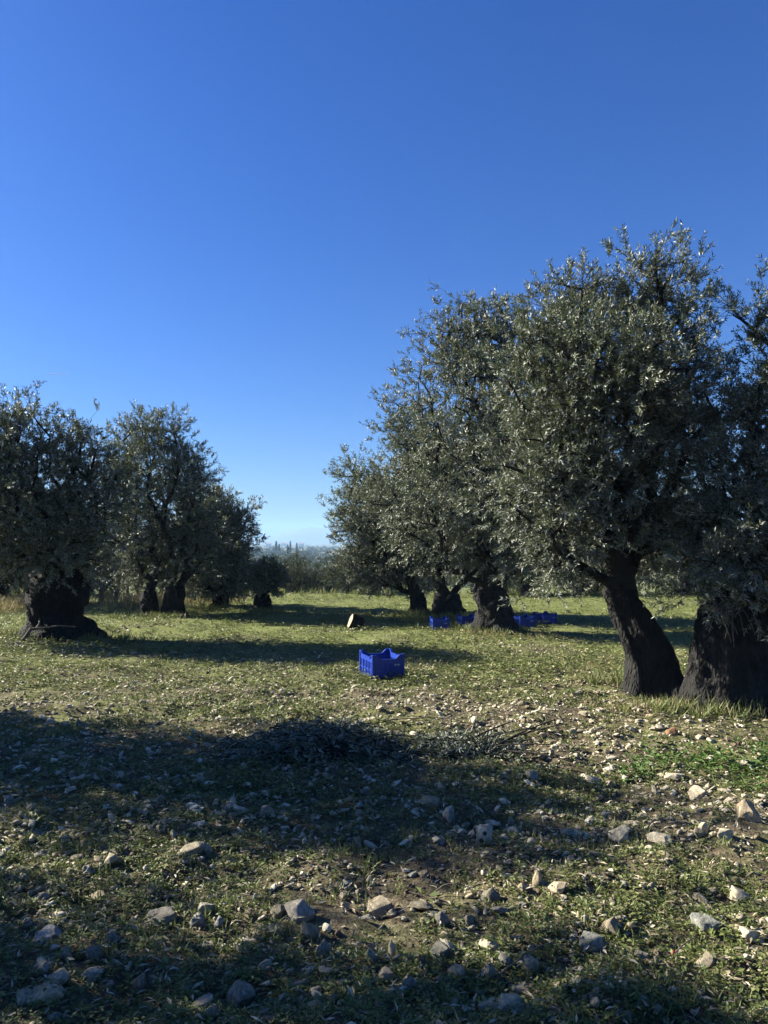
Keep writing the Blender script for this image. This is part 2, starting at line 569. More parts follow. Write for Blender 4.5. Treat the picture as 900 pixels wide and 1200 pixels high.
NEAR = dict(nclus=230, ntips=2050, twigs=3, leaves=22, leaf_len=.052, leaf_w=.0125, spread=.22, tip_len=.2)
MID = dict(nclus=280, ntips=2500, twigs=3, leaves=16, leaf_len=.06, leaf_w=.0175, spread=.26, tip_len=.19)
SML = dict(nclus=190, ntips=2500, twigs=3, leaves=12, leaf_len=.08, leaf_w=.024, spread=.28, tip_len=.2)

t5, b5 = photo_tree(51, (768, 816), [[(768, 822, 48), (766, 803, 38), (764, 775, 33), (754, 748, 30), (741, 722, 26), (728, 700, 22), (727, 684, 17)]],
    [(700, 500, 115, 120, 0, 1), (757, 365, 62, 78, .2, 1), (777, 318, 32, 40, .1, 1), (670, 360, 55, 60, .3, 1), (645, 430, 75, 75, -.2, 1),
     (640, 570, 85, 90, -.3, 1), (665, 650, 62, 52, -.2, 1), (740, 590, 110, 75, .4, 1), (800, 480, 70, 105, .3, .8), (795, 640, 50, 60, .5, .7), (680, 310, 20, 25, .2, .5), (665, 695, 36, 26, -.3, .8), (630, 665, 34, 26, -.2, .7), (745, 430, 90, 80, -.6, 1)],
    'tall olive tree on a slim leaning trunk, its crown the highest on the right', **{**NEAR, 'nclus': 290, 'ntips': 2800, 'inset': .15})
t6, b6 = photo_tree(62, (855, 826), [[(857, 834, 66), (855, 814, 58), (851, 785, 49), (853, 755, 47), (860, 728, 49), (866, 708, 42), (872, 694, 30)]],
    [(900, 600, 100, 90, 0, 1), (850, 655, 75, 55, -.3, 1), (960, 520, 110, 110, .2, 1), (1010, 620, 110, 90, .1, 1), (935, 660, 90, 45, -.4, 1), (850, 560, 50, 60, .2, .6),
     (858, 362, 14, 26, .2, 5), (899, 352, 14, 26, .1, 5), (920, 430, 55, 70, .1, .8), (965, 410, 55, 70, .2, .7), (872, 480, 40, 45, .1, .9), (825, 700, 36, 24, -.4, .8), (905, 700, 75, 30, -.3, .8), (900, 480, 45, 36, .3, .3)],
    'olive tree on a massive squat stump with dry shoots at the right edge', **NEAR)
t7, b7 = photo_tree(73, (580, 741), [[(580, 747, 38), (580, 736, 27), (579, 720, 23), (578, 704, 23), (577, 690, 18)]],
    [(570, 500, 90, 100, 0, 1), (560, 405, 62, 58, 0, 1.2), (518, 400, 28, 36, 0, 1.6), (585, 378, 40, 40, .2, 1.4), (540, 368, 26, 20, 0, 1.6), (540, 590, 90, 80, 0, 1), (630, 560, 80, 110, .2, 1), (590, 630, 80, 40, -.2, 1), (500, 470, 30, 40, 0, 1.2), (510, 640, 45, 36, 0, .7)],
    'olive tree with a stout upright trunk between the blue crates', **{**MID, 'ntips': 3300, 'nclus': 320})
t8, b8 = photo_tree(84, (524, 723), [[(525, 728, 26), (525, 718, 20), (524, 708, 19), (524, 698, 16)]],
    [(500, 560, 70, 80, 0, 1), (468, 490, 22, 34, 0, 1.8), (490, 530, 40, 50, 0, 1.1), (520, 640, 80, 45, 0, 1), (450, 600, 45, 50, 0, .8), (550, 580, 70, 80, 0, .9)],
    'olive tree on a broad stump left of the stout trunk, behind its blue crates', **{**MID, 'nclus': 230, 'ntips': 2300})
t9, b9 = photo_tree(95, (490, 719), [[(490, 724, 18), (490, 714, 11), (489, 705, 10), (489, 696, 9)]],
    [(440, 600, 50, 60, .3, 1), (418, 556, 20, 26, .3, 1.7), (408, 608, 22, 30, .3, 1.5), (450, 660, 60, 35, .3, 1), (490, 620, 50, 60, .3, 1), (432, 655, 36, 28, .3, .8)],
    'olive tree leaning over the valley gap on the thinnest of the right row trunks', **{**MID, 'nclus': 200, 'ntips': 2200})
t1, b1 = photo_tree(16, (66, 747), [[(68, 753, 54), (66, 741, 44), (64, 722, 34), (66, 702, 37), (68, 686, 35), (66, 668, 27)]],
    [(40, 570, 85, 85, -0.4, 1), (30, 508, 48, 40, -0.4, 1), (95, 525, 36, 36, -0.4, 1.1), (-40, 520, 60, 60, -0.4, 1), (-50, 620, 70, 60, -0.4, .9), (110, 590, 38, 60, -0.4, .9), (60, 640, 90, 40, -0.4, 1), (15, 494, 30, 26, -0.4, .6), (120, 640, 30, 30, -0.4, .5)],
    'big olive tree with the thickest gnarled trunk, standing at the left', **MID)
t2, b2 = photo_tree(27, (192, 722), [[(200, 727, 22), (202, 716, 15), (204, 704, 14), (206, 690, 12)], [(178, 724, 16), (176, 714, 12), (175, 704, 11), (174, 694, 9)]],
    [(185, 570, 62, 65, 0.6, 1), (178, 515, 38, 38, 0.6, 1), (215, 540, 30, 35, 0.6, .8), (150, 580, 38, 60, 0.6, .8), (195, 640, 75, 45, 0.6, 1), (235, 600, 25, 40, 0.6, .6), (165, 660, 50, 28, 0.6, .7), (165, 500, 18, 22, 0.6, .6)],
    'olive tree on a split double trunk behind the big left tree', **MID)
t3, b3 = photo_tree(38, (258, 712), [[(258, 716, 15), (258, 708, 10), (258, 698, 10), (258, 690, 8)]],
    [(252, 628, 36, 42, 0, 1), (284, 612, 13, 18, 0, 1.6), (248, 602, 26, 24, 0, 1.2), (254, 676, 40, 24, 0, 1), (222, 640, 28, 38, 0, .7)],
    'dark rounded olive tree whose low crown hides a short trunk', **SML)
t4, b4 = photo_tree(49, (308, 717), [[(308, 722, 18), (308, 714, 12), (307, 705, 11), (307, 697, 9)]],
    [(312, 674, 19, 13, 0, 1), (300, 679, 15, 12, 0, .8), (326, 684, 9, 9, 0, .6)],
    'small low olive tree on a stubby trunk at the left side of the valley gap', **{**SML, 'nclus': 60, 'ntips': 500, 'spread': .15, 'tip_len': .13})

# dry shoots hanging on the stump of the right-edge tree
def curve_tube(buf, pts, r0, r1, sides=4):
    pts = np.array(pts, float); k = len(pts) - 1
    r = np.linspace(r0, r1, k + 1)
    V, F = tubes(pts[:-1], pts[1:], r[:-1], r[1:], sides); buf.add(V, F, np.zeros(len(F)))


rg = np.random.default_rng(3)
for k in range(14):
    sh = Buf()
    p = at(850 + rg.uniform(-25, 40), 708 + rg.uniform(-12, 10), b6[1] - .45) - b6
    d = np.array([rg.normal() * .25, -.25 + rg.normal() * .1, .1]); pts = [p]
    for s_ in range(7):
        d = d + np.array([rg.normal() * .08, rg.normal() * .05, -.22]); d = d / np.linalg.norm(d); pts.append(pts[-1] + d * rg.uniform(.04, .07))
    curve_tube(sh, pts, .005, .002)
    link('dry_shoot', sh.mesh('dry_shoot', M_DRYTWIG), t6)

# ------------------------------------------------------------------ the farther grove: a few kinds of tree, copied
def generic(seed, h, rad_, n, full=False):
    rng = np.random.default_rng(seed)
    lean = rng.normal(0, .12, 2)
    path = [(0, 0, -.1), (0, 0, .12), (lean[0] * .5, lean[1] * .5, .5), (lean[0], lean[1], .95), (lean[0], lean[1], 1.15)]
    rad_t = [.5, .34, .27, .25, .18]
    lobes = []
    for k in range(8):
        a = k * 6.283 / 7 + rng.uniform(-.4, .4); q = rng.uniform(.35, .6) * rad_
        lobes.append((np.array([q * math.cos(a), q * math.sin(a), rng.uniform(.3, .7) * h]), np.array([1, 1, .9]) * rng.uniform(.3, .46) * rad_, 1))
    lobes.append((np.array([lean[0], lean[1], .68 * h]), np.array([.5, .5, .42]) * np.array([rad_, rad_, h * .7]), 1.2))
    lobes.append((np.array([0, 0, .4 * h]), np.array([.75 * rad_, .75 * rad_, .24 * h]), 1.2))
    if full:
        for k in range(5):
            a = k * 1.257; lobes.append((np.array([.45 * rad_ * math.cos(a), .45 * rad_ * math.sin(a), rng.uniform(.72, .88) * h]), np.array([.42, .42, .4]) * rad_, 1.5))
    return grow_tree(rng, [(path, rad_t)], lobes, twig_tubes=False, **n)


FAR = dict(nclus=110, ntips=750, twigs=2, leaves=11, leaf_len=.14, leaf_w=.045, spread=.34, sides_big=5, tip_len=.34)
SHD = dict(nclus=170, ntips=1000, twigs=3, leaves=11, leaf_len=.09, leaf_w=.026, spread=.3, sides_big=5)
far_groups = 'olive trees of the farther grove'
far_proto = []
for k, (h, r_) in enumerate([(4.2, 2.3), (3.7, 2.1), (4.6, 2.5)]):
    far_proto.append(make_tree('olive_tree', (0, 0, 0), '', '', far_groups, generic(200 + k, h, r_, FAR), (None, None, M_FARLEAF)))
used = set()


def place_far(x, y, k, rz, s, label, group=far_groups):
    o = far_proto[k]
    if k in used: o = copy_tree(o)
    used.add(k)
    o.location = (x, y, float(gz(x, y)) - .03); o.rotation_euler = (0, 0, rz); o.scale = (s, s, s)
    tag(o, label, 'olive tree', group)
    return o


HYT = 9.5
rf = np.random.default_rng(77)
# named ones that can be told apart
for px, py, Yd, k, s, lab in [
    (3, 714, 20.5, 1, .95, 'olive tree at the left picture edge behind dry grass, only trunk and skirt showing'),
    (96, 700, 27, 0, .95, 'brownish backlit olive tree behind the wooden fence posts'),
    (405, 695, 26, 1, .42, 'round bushy olive tree low in the valley gap with a pale multi stem foot'),
    (618, 700, 25, 2, .8, 'olive tree in the next row beyond the pair of blue crates'),
    (800, 702, 24.5, 0, .9, 'olive tree seen between the leaning trunk and the squat stump'),
    (697, 698, 27, 1, .95, 'olive tree of the back row just left of the leaning trunk')]:
    p = at(px, 690, Yd)
    place_far(p[0], p[1], k, rf.uniform(0, 6), s, lab)
row_lab = {27: 'olive tree along the far edge of the lit grass', 33: 'olive tree in the row past the edge of the lit grass', 38: 'olive tree on the slope falling away behind the grove',
           47: 'hazy olive tree lower on the falling slope', 58: 'distant olive tree in the wooded hollow', 72: 'distant olive tree in the wooded hollow',
           88: 'distant olive tree in the wooded hollow', 108: 'distant olive tree in the wooded hollow', 132: 'distant olive tree in the wooded hollow'}
for Yd in (27.5, 33, 39, 48, 59, 72, 88, 108, 132):
    half = Yd * .58 + 3
    x = -half + rf.uniform(0, 4)
    while x < half:
        yy = Yd + rf.uniform(-2.5, 2.5)
        s = rf.uniform(.8, 1.05)
        px_ = CX + FPX * x / yy
        key = min(row_lab, key=lambda q: abs(q - Yd))
        if Yd > 55: s *= rf.uniform(.75, 1.15)
        if (205 < px_ < 480) if Yd < 52 else (270 < px_ < 430):
            s = min(s, (EYE - (HYT + rf.uniform(0, 9)) / FPX * yy - float(gz(x, yy))) / 4.1)
        vis = Yd < 50 or 250 < px_ < 480
        if vis:
            place_far(x, yy, int(rf.integers(0, 3)), rf.uniform(0, 6), s, row_lab[key])
        x += rf.uniform(4.0, 5.5) if Yd < 37 else rf.uniform(5.0, 7.5) * (1 if Yd < 60 else .8)
# trees left of the frame whose shade falls across the foreground
for (x, y, h, r_, nk, lab) in [(-7.0, 7.3, 4.7, 1.3, 1.7, 'olive tree left of the view shading the stony strip'), (-6.6, 4.82, 5.25, .72, .8, 'slimmer olive tree left of the view nearest the camera')]:
    kw = dict(SHD); kw['ntips'] = int(kw['ntips'] * nk); kw['nclus'] = int(kw['nclus'] * min(nk, 1.3))
    t = make_tree('olive_tree', (x, y, float(gz(x, y)) - .03), lab, 'olive tree', 'olive trees of the grove', generic(300 + int(y), h, r_, kw, True))

# far wood on the plain (reads as one mass), cypresses, houses, mountain
fw = Buf()
nb = 900
yy = np.exp(rf.uniform(math.log(150), math.log(1500), nb)); xx = rf.uniform(-.22, .1, nb) * yy
for k in range(nb):
    c = np.array([xx[k], yy[k], float(gz(xx[k], yy[k]))]); sc = rf.uniform(1.6, 3.0)
    m = 70
    d = rand_dir(m, rf); d[:, 2] = np.abs(d[:, 2])
    P = c + d * np.array([sc, sc, sc * rf.uniform(.8, 1.3)]) * rf.uniform(.6, 1, (m, 1))
    Dd = unit(d + rf.normal(size=(m, 3)) * .6); W = unit(np.cross(Dd, rand_dir(m, rf)))
    V, F = leaf_quads(P, Dd, W, sc * .5, sc * .38); fw.add(V, F, rf.uniform(0, 1, m))
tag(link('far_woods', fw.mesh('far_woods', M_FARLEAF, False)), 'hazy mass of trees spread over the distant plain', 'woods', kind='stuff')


def cypress(px, top, base, Yd, w, label, grp='cypresses on the plain'):
    b = at(px, base, Yd); b[2] = float(gz(b[0], b[1])); h = (at(px, top, Yd) - b)[2]; r = w * Yd / FPX * .5
    root = empty('cypress_tree', b, label, 'cypress', grp)
    tb = Buf(); V, F = tubes(np.array([[0, 0, -.3]]), np.array([[0, 0, h * .8]]), np.array([r * .25]), np.array([r * .05]), 6); tb.add(V, F)
    link('trunk', tb.mesh('trunk', M_BARK), root)
    cb = Buf(); m = 900
    t = rf.uniform(.04, 1, m) ** .9; a = rf.uniform(0, 6.283, m)
    rr = r * np.interp(t, [0, .12, .4, .75, 1], [.5, .9, 1, .62, .06]) * rf.uniform(.55, 1.08, m)
    P = np.stack([rr * np.cos(a), rr * np.sin(a), t * h], -1)
    D = unit(np.stack([np.cos(a) * .4, np.sin(a) * .4, np.ones(m)], -1) + rf.normal(size=(m, 3)) * .2)
    W = unit(np.cross(D, np.stack([np.cos(a), np.sin(a), np.zeros(m)], -1)))
    V, F = leaf_quads(P, D, W, h * .1, r * .5); cb.add(V, F, rf.uniform(0, 1, m))
    link('crown', cb.mesh('crown', M_CYP, False), root)


for px, top, base, w, lab in [(323.6, 635, 645.5, 2.9, 'broad dark cypress, tallest of the clump on the left of the plain'), (327, 638, 645.5, 2.6, 'shorter cypress touching the right of the broad one'),
                              (320.5, 641, 645.5, 1.6, 'stubby cypress at the left foot of the clump'), (340.2, 635, 646, 1.7, 'slim tall cypress standing alone mid plain'),
                              (337.3, 639, 646, 2, 'short cypress left beside the slim tall one'), (347.7, 637, 646, 2.1, 'single cypress right of the slim pair'),
                              (301, 640, 646, 4, 'blunt cypress at the left crown edge of the gap'), (355, 642.5, 646, 1.6, 'tiny cypress farthest right on the plain')]:
    cypress(px, top, base, 640 + rf.uniform(-30, 30), w * 1.15, lab)


def house(px, py, Yd, w, h, lab):
    b = at(px, py, Yd); b[2] = float(gz(b[0], b[1])) - .3
    root = empty('farmhouse', b, lab, 'house', 'pale houses on the plain')
    bm = bmesh.new(); add_box(bm, (-w / 2, -4, 0), (w / 2, 4, h)); bm_obj('wall', bm, M_WALLP, root)
    bm = bmesh.new()
    v = [bm.verts.new(p) for p in ((-w / 2 - .4, -4.4, h), (w / 2 + .4, -4.4, h), (w / 2 + .4, 4.4, h), (-w / 2 - .4, 4.4, h), (-w / 2 - .4, 0, h + 2), (w / 2 + .4, 0, h + 2))]
    for f in ((0, 1, 5, 4), (2, 3, 4, 5), (0, 4, 3), (1, 2, 5), (3, 2, 1, 0)): bm.faces.new([v[i] for i in f])
    bm_obj('roof', bm, M_ROOFP, root)


for px, py, Yd, w, h, lab in [(315, 641, 1700, 11, 7, 'pale house left of the broad cypress'), (331, 641, 1900, 9, 7, 'pale house between the two cypress clumps'),
                              (335, 640, 2000, 12, 6, 'pale house just left of the slim cypress'), (353, 640, 1900, 14, 7, 'long pale house right of the cypresses')]:
    house(px, py, Yd, w, h, lab)

# mountain across the plain
mx = np.linspace(-2200, 1400, 150); my = np.linspace(4000, 5500, 40)
MX, MY = np.meshgrid(mx, my)
prof = np.interp(mx, [-2200, -1100, -850, -700, -600, -520, -440, -380, -300, 0, 500, 1400], [0, 0, 15, 40, 62, 86, 98, 92, 88, 80, 50, 0])
depth = np.sin(np.clip((my - 4000) / 1500, 0, 1) * math.pi)[:, None] ** .8
MZ = -14 + prof[None] * 1.0 * depth * (1 + .25 * fbm(MX / 260, MY / 260, 21, 4)) + 5 * depth
ii = np.arange(MX.size).reshape(MX.shape)
q = np.stack([ii[:-1, :-1], ii[:-1, 1:], ii[1:, 1:], ii[1:, :-1]], -1).reshape(-1, 4)
tag(link('mountain', mesh_np('mountain', np.stack([MX, MY, MZ], -1).reshape(-1, 3), [q], M_MOUNT)), 'pale blue mountain ridge beyond the plain', 'mountain', kind='structure')

# ------------------------------------------------------------------ haze
def build_haze():
    bm = bmesh.new(); add_box(bm, (-5900, -320, -20), (5900, 5900, 125))
    m, nt, out = mat_new('pale_air'); n = N(nt)
    v = n.node('ShaderNodeVolumePrincipled', {'Color': (.42, .67, .95, 1), 'Density': .0003, 'Anisotropy': .0})
    nt.links.new(v.outputs[0], out.inputs['Volume'])
    tag(bm_obj('haze', bm, m), 'pale blue air fading the distant plain and mountain', 'haze', kind='stuff')


build_haze()

# ------------------------------------------------------------------ crates
def panel(L, h, dip, t, slots, label_print=False):
    """upright crate wall along x, centred, base at z=0; raised corners, curved dip along the top"""
    bm = bmesh.new()
    n = 24
    xs = np.linspace(-L / 2, L / 2, n + 1)
    e = np.clip((np.abs(xs) - (L / 2 - .10)) / .07, 0, 1); e = e * e * (3 - 2 * e)
    top = h - dip * (1 - e)
    lower = h - dip - .045
    def slab(z0, z1, y0=-t / 2, y1=t / 2):
        z0 = np.broadcast_to(z0, xs.shape); z1 = np.broadcast_to(z1, xs.shape)
        r = [[bm.verts.new((x, y, z)) for x, z in zip(xs, zz)] for y, zz in ((y0, z0), (y1, z0), (y1, z1), (y0, z1))]
        for i in range(n):
            for a, b in ((0, 1), (1, 2), (2, 3), (3, 0)):
                bm.faces.new((r[a][i], r[a][i + 1], r[b][i + 1], r[b][i]))
        for i in (0, n): bm.faces.new([r[k][i] for k in range(4)])
    slab(lower, top)
    slab(top - .006, top + .008, -t / 2 - .009, t / 2 + .003)      # thick rolled rim
    if slots:
        slab(.0, .03); slab(lower * .5 - .011, lower * .5 + .011)
        k = int(L / .034)
        for i in range(k + 1):
            x = -L / 2 + L * i / k
            w = .006 if i % 3 else .011
            add_box(bm, (x - w, -t / 2 - (.007 if i % 3 == 0 else .001), .002), (x + w, t / 2 - .001, lower + .004))
    else:
        slab(0, lower + .001, -t / 2 + .001, t / 2 - .001)
        for i in range(6):
            x = -L / 2 + .012 + (L - .024) * i / 5
            add_box(bm, (x - .004, -t / 2 - .008, .004), (x + .004, -t / 2 + .002, lower))
        for z in (.012, lower * .5): add_box(bm, (-L / 2, -t / 2 - .006, z - .004), (L / 2, -t / 2 + .002, z + .004))
    bmesh.ops.recalc_face_normals(bm, faces=bm.faces)
    return bm


def make_crate(name, loc, rz, label):
    Wd, L, h = .365, .48, .262
    root = empty(name, loc, label, 'crate', 'blue olive harvest crates', rz)
    for y, r in ((-L / 2, 0), (L / 2, math.pi)):
        p = bm_obj('end_panel', panel(Wd - .01, h, .05, .008, False), M_CRATE, root); p.location = (0, y, .012); p.rotation_euler = (0, 0, r)
        if y < 0:
            bm = bmesh.new()
            for i, w in enumerate((.008, .005, .009, .004, .007)): add_box(bm, (.075 + i * .0125, -.0105, h - .118), (.075 + i * .0125 + w, -.0085, h - .102 + .003 * (i % 2)))
            bm_obj('printed_mark', bm, M_PRINT, p)
    for x, r in ((-Wd / 2, -math.pi / 2), (Wd / 2, math.pi / 2)):
        p = bm_obj('side_panel', panel(L - .01, h, .035, .008, True), M_CRATE, root); p.location = (x, 0, .012); p.rotation_euler = (0, 0, r)
    bm = bmesh.new()
    add_box(bm, (-Wd / 2 + .006, -L / 2 + .006, .008), (Wd / 2 - .006, L / 2 - .006, .014))
    for i in range(6):
        x = -Wd / 2 + .02 + (Wd - .04) * i / 5; add_box(bm, (x - .005, -L / 2 + .006, .0145), (x + .005, L / 2 - .006, .022))
    bm_obj('base_panel', bm, M_CRATE, root)
    for sx in (-1, 1):
        for sy in (-1, 1):
            bm = bmesh.new(); add_box(bm, (sx * Wd / 2 - .013, sy * L / 2 - .013, 0), (sx * Wd / 2 + .013, sy * L / 2 + .013, h + .022))
            bmesh.ops.bevel(bm, geom=list(bm.edges), offset=.004, segments=2, affect='EDGES')
            bm_obj('corner_post', bm, M_CRATE, root)
    return root


a = rad(19)
pc = ground_pt(437, 797)
cc = pc + np.array([math.cos(a) * .188 - math.sin(a) * .25, math.sin(a) * .188 + math.cos(a) * .25, 0]); cc[2] = float(gz(cc[0], cc[1])) - .012
crate = make_crate('harvest_crate', cc, a, 'blue plastic crate standing alone on the lit stony grass, nearest of all')
for px, py, rz, lab in [(516, 738, 5, 'blue crate lying clear to the left of the stout trunk'), (549, 735, 8, 'blue crate half tucked against the left of the stout trunk'),
                        (616, 735, 12, 'blue crate right beside the stout trunk, left one of a close pair'), (641, 731, 20, 'blue crate at the right end of the close pair')]:
    c = copy_tree(crate); p = ground_pt(px, py); c.location = p + np.array([0, .2, -.012]); c.rotation_euler = (0, 0, rad(rz))
    c['label'] = lab; c.scale = (.8, .8, .78)

# ------------------------------------------------------------------ sawn log
def log():
    p = ground_pt(416, 739); r, L = .145, .24
    root = empty('sawn_log', p + np.array([.02, .1, .13]), 'short sawn log with pale cut face, lying alone in the grass', 'log')
    root.rotation_euler = (0, rad(22), rad(12))
    th = np.linspace(0, 6.283, 32, endpoint=False); rg_ = np.random.default_rng(4)
    rr = r * (1 + .06 * np.sin(2 * th + 1) + .05 * np.sin(5 * th))
    rows = []
    for t in np.linspace(-.5, .5, 9):
        k = rr * (1 + .05 * rg_.normal(size=32) * .5); rows.append(np.stack([np.full(32, t * L), k * np.cos(th), k * np.sin(th)], -1))
    V = np.concatenate(rows); i = np.arange(9 * 32).reshape(9, 32)
    F = np.stack([i[:-1], i[1:], np.roll(i[1:], -1, 1), np.roll(i[:-1], -1, 1)], -1).reshape(-1, 4)
    link('bark', mesh_np('bark', V, [F], M_BARK), root)
    for s in (0, -1):
        ring = rows[s] * np.array([1.02, .95, .95]); c = ring.mean(0, keepdims=True)
        T = np.stack([np.arange(32), np.roll(np.arange(32), -1), np.full(32, 32)], -1)
        link('cut_face', mesh_np('cut_face', np.vstack([ring, c + (ring[0, 0] * .02, 0, 0)]), [T], M_CUT), root)


log()

# ------------------------------------------------------------------ fence
def fence():
    p0 = at(8, 700, 20.5)
    b = np.array([p0[0], p0[1], float(gz(p0[0], p0[1]))])
    root = empty('wire_fence', b, 'row of weathered wooden fence posts with wire behind the left trees', 'fence')
    tops = []
    for px, Yd, h, w in [(30, 19.5, 1.05, .05), (102, 20, .95, .06), (119, 20.4, 1.1, .07), (136, 20.8, 1.05, .06), (149, 21.2, 1.0, .05), (161, 21.6, 1.05, .05), (225, 22.5, 1.0, .05), (240, 23.2, 1.0, .05)]:
        q = at(px, 700, Yd); z = float(gz(q[0], q[1])); q = np.array([q[0], q[1], z]) - b
        bu = Buf(); V, F, T = loft(np.array([q + (0, 0, -.1), q + (rf.normal() * .02, 0, h * .5), q + (rf.normal() * .04, 0, h)]), np.array([w, w * .95, w * .85]), rf, 10, 8, .08, knobs=0, fit=1)
        n0 = bu.n; bu.add(V, F); bu.F[3] = [T + n0]; bu.T[3] = [np.zeros(len(T))]
        link('fence_post', bu.mesh('fence_post', M_POST), root); tops.append((q, h))
    bu = Buf()
    for f in (.35, .62, .9):
        for (q1, h1), (q2, h2) in zip(tops[:-1], tops[1:]):
            pts = [q1 + (q2 - q1) * t + np.array([0, -.06, (h1 + (h2 - h1) * t) * f - .05 * math.sin(math.pi * t)]) for t in np.linspace(0, 1, 7)]
            curve_tube(bu, pts, .004, .004, 4)
    link('wire', bu.mesh('wire', M_WIRE), root)


fence()

# ------------------------------------------------------------------ stones
def rock_mesh(seed, sub=True, flat=.6, soft=0):
    rg_ = np.random.default_rng(seed)
    bm = bmesh.new()
    n = int(rg_.integers(11, 24))
    d = rand_dir(n, rg_) * rg_.uniform(.75, 1.05, (n, 1)) * np.array([1, rg_.uniform(.6, .9), flat])
    for p in d: bm.verts.new(p * .5)
    r = bmesh.ops.convex_hull(bm, input=bm.verts)
    bmesh.ops.delete(bm, geom=[v for v in bm.verts if not v.link_faces], context='VERTS')
    if sub:
        bmesh.ops.bevel(bm, geom=list(bm.edges), offset=.014, segments=1, affect='EDGES', clamp_overlap=True)
        bmesh.ops.triangulate(bm, faces=bm.faces)
        bmesh.ops.subdivide_edges(bm, edges=list(bm.edges), cuts=2, use_grid_fill=True)
        for _ in range(3): bmesh.ops.smooth_vert(bm, verts=bm.verts, factor=.4, use_axis_x=True, use_axis_y=True, use_axis_z=True)
        s = int(rg_.integers(1000))
        co = np.array([v.co for v in bm.verts])
        dv = .1 * fbm(co[:, 0] * 4 + co[:, 2] * 3, co[:, 1] * 4 - co[:, 2] * 2, s, 4)
        bm.normal_update()
        nn = np.array([v.normal for v in bm.verts])
        for v, k, m_ in zip(bm.verts, dv, nn): v.co += Vector(m_ * k)
    elif soft:
        bmesh.ops.triangulate(bm, faces=bm.faces)
        bmesh.ops.subdivide_edges(bm, edges=list(bm.edges), cuts=1, use_grid_fill=True)
        bmesh.ops.triangulate(bm, faces=bm.faces)
        bmesh.ops.smooth_vert(bm, verts=bm.verts, factor=.5, use_axis_x=True, use_axis_y=True, use_axis_z=True)
        for v in bm.verts: v.co += Vector(rg_.normal(size=3) * .018)
    else: bmesh.ops.triangulate(bm, faces=bm.faces)
    bmesh.ops.recalc_face_normals(bm, faces=bm.faces)
    me = bpy.data.meshes.new('stone'); bm.to_mesh(me); bm.free()
    if sub:
        for p in me.polygons: p.use_smooth = True
        me.set_sharp_from_angle(angle=rad(38))
    me.materials.append(M_STONE)
    return me


ROCKS = [rock_mesh(500 + k, True, f) for k, f in enumerate([.45, .55, .6, .7, .75, .5, .85, .4, .65, .55, .8, .6, .5, .7])]
GS = 'limestone stones on the grove floor'


def stone(px, py, wpx, hpx, label, group=None, k=None, col=(1, 1, 1), yaw=None, tilt=None):
    p = ground_pt(px, py); s = p[1] / FPX
    me = ROCKS[int(R.integers(len(ROCKS))) if k is None else k]
    o = link('stone', me)
    dim = np.array([v.co for v in me.vertices]); ext = dim.max(0) - dim.min(0)
    w = wpx * s * .84; h = hpx * s * .92
    o.scale = (w / ext[0], w * R.uniform(.75, 1.0) / ext[1], max(h, .3 * w) / ext[2])
    o.rotation_euler = (R.normal() * .15, (R.normal() * .18) if tilt is None else tilt, R.choice([0, math.pi]) + R.normal() * .3 if yaw is None else yaw)
    o.location = p + np.array([0, .25 * w, max(h, .3 * w) * .24])
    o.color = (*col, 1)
    tag(o, label, 'stone', group or GS)
    return o


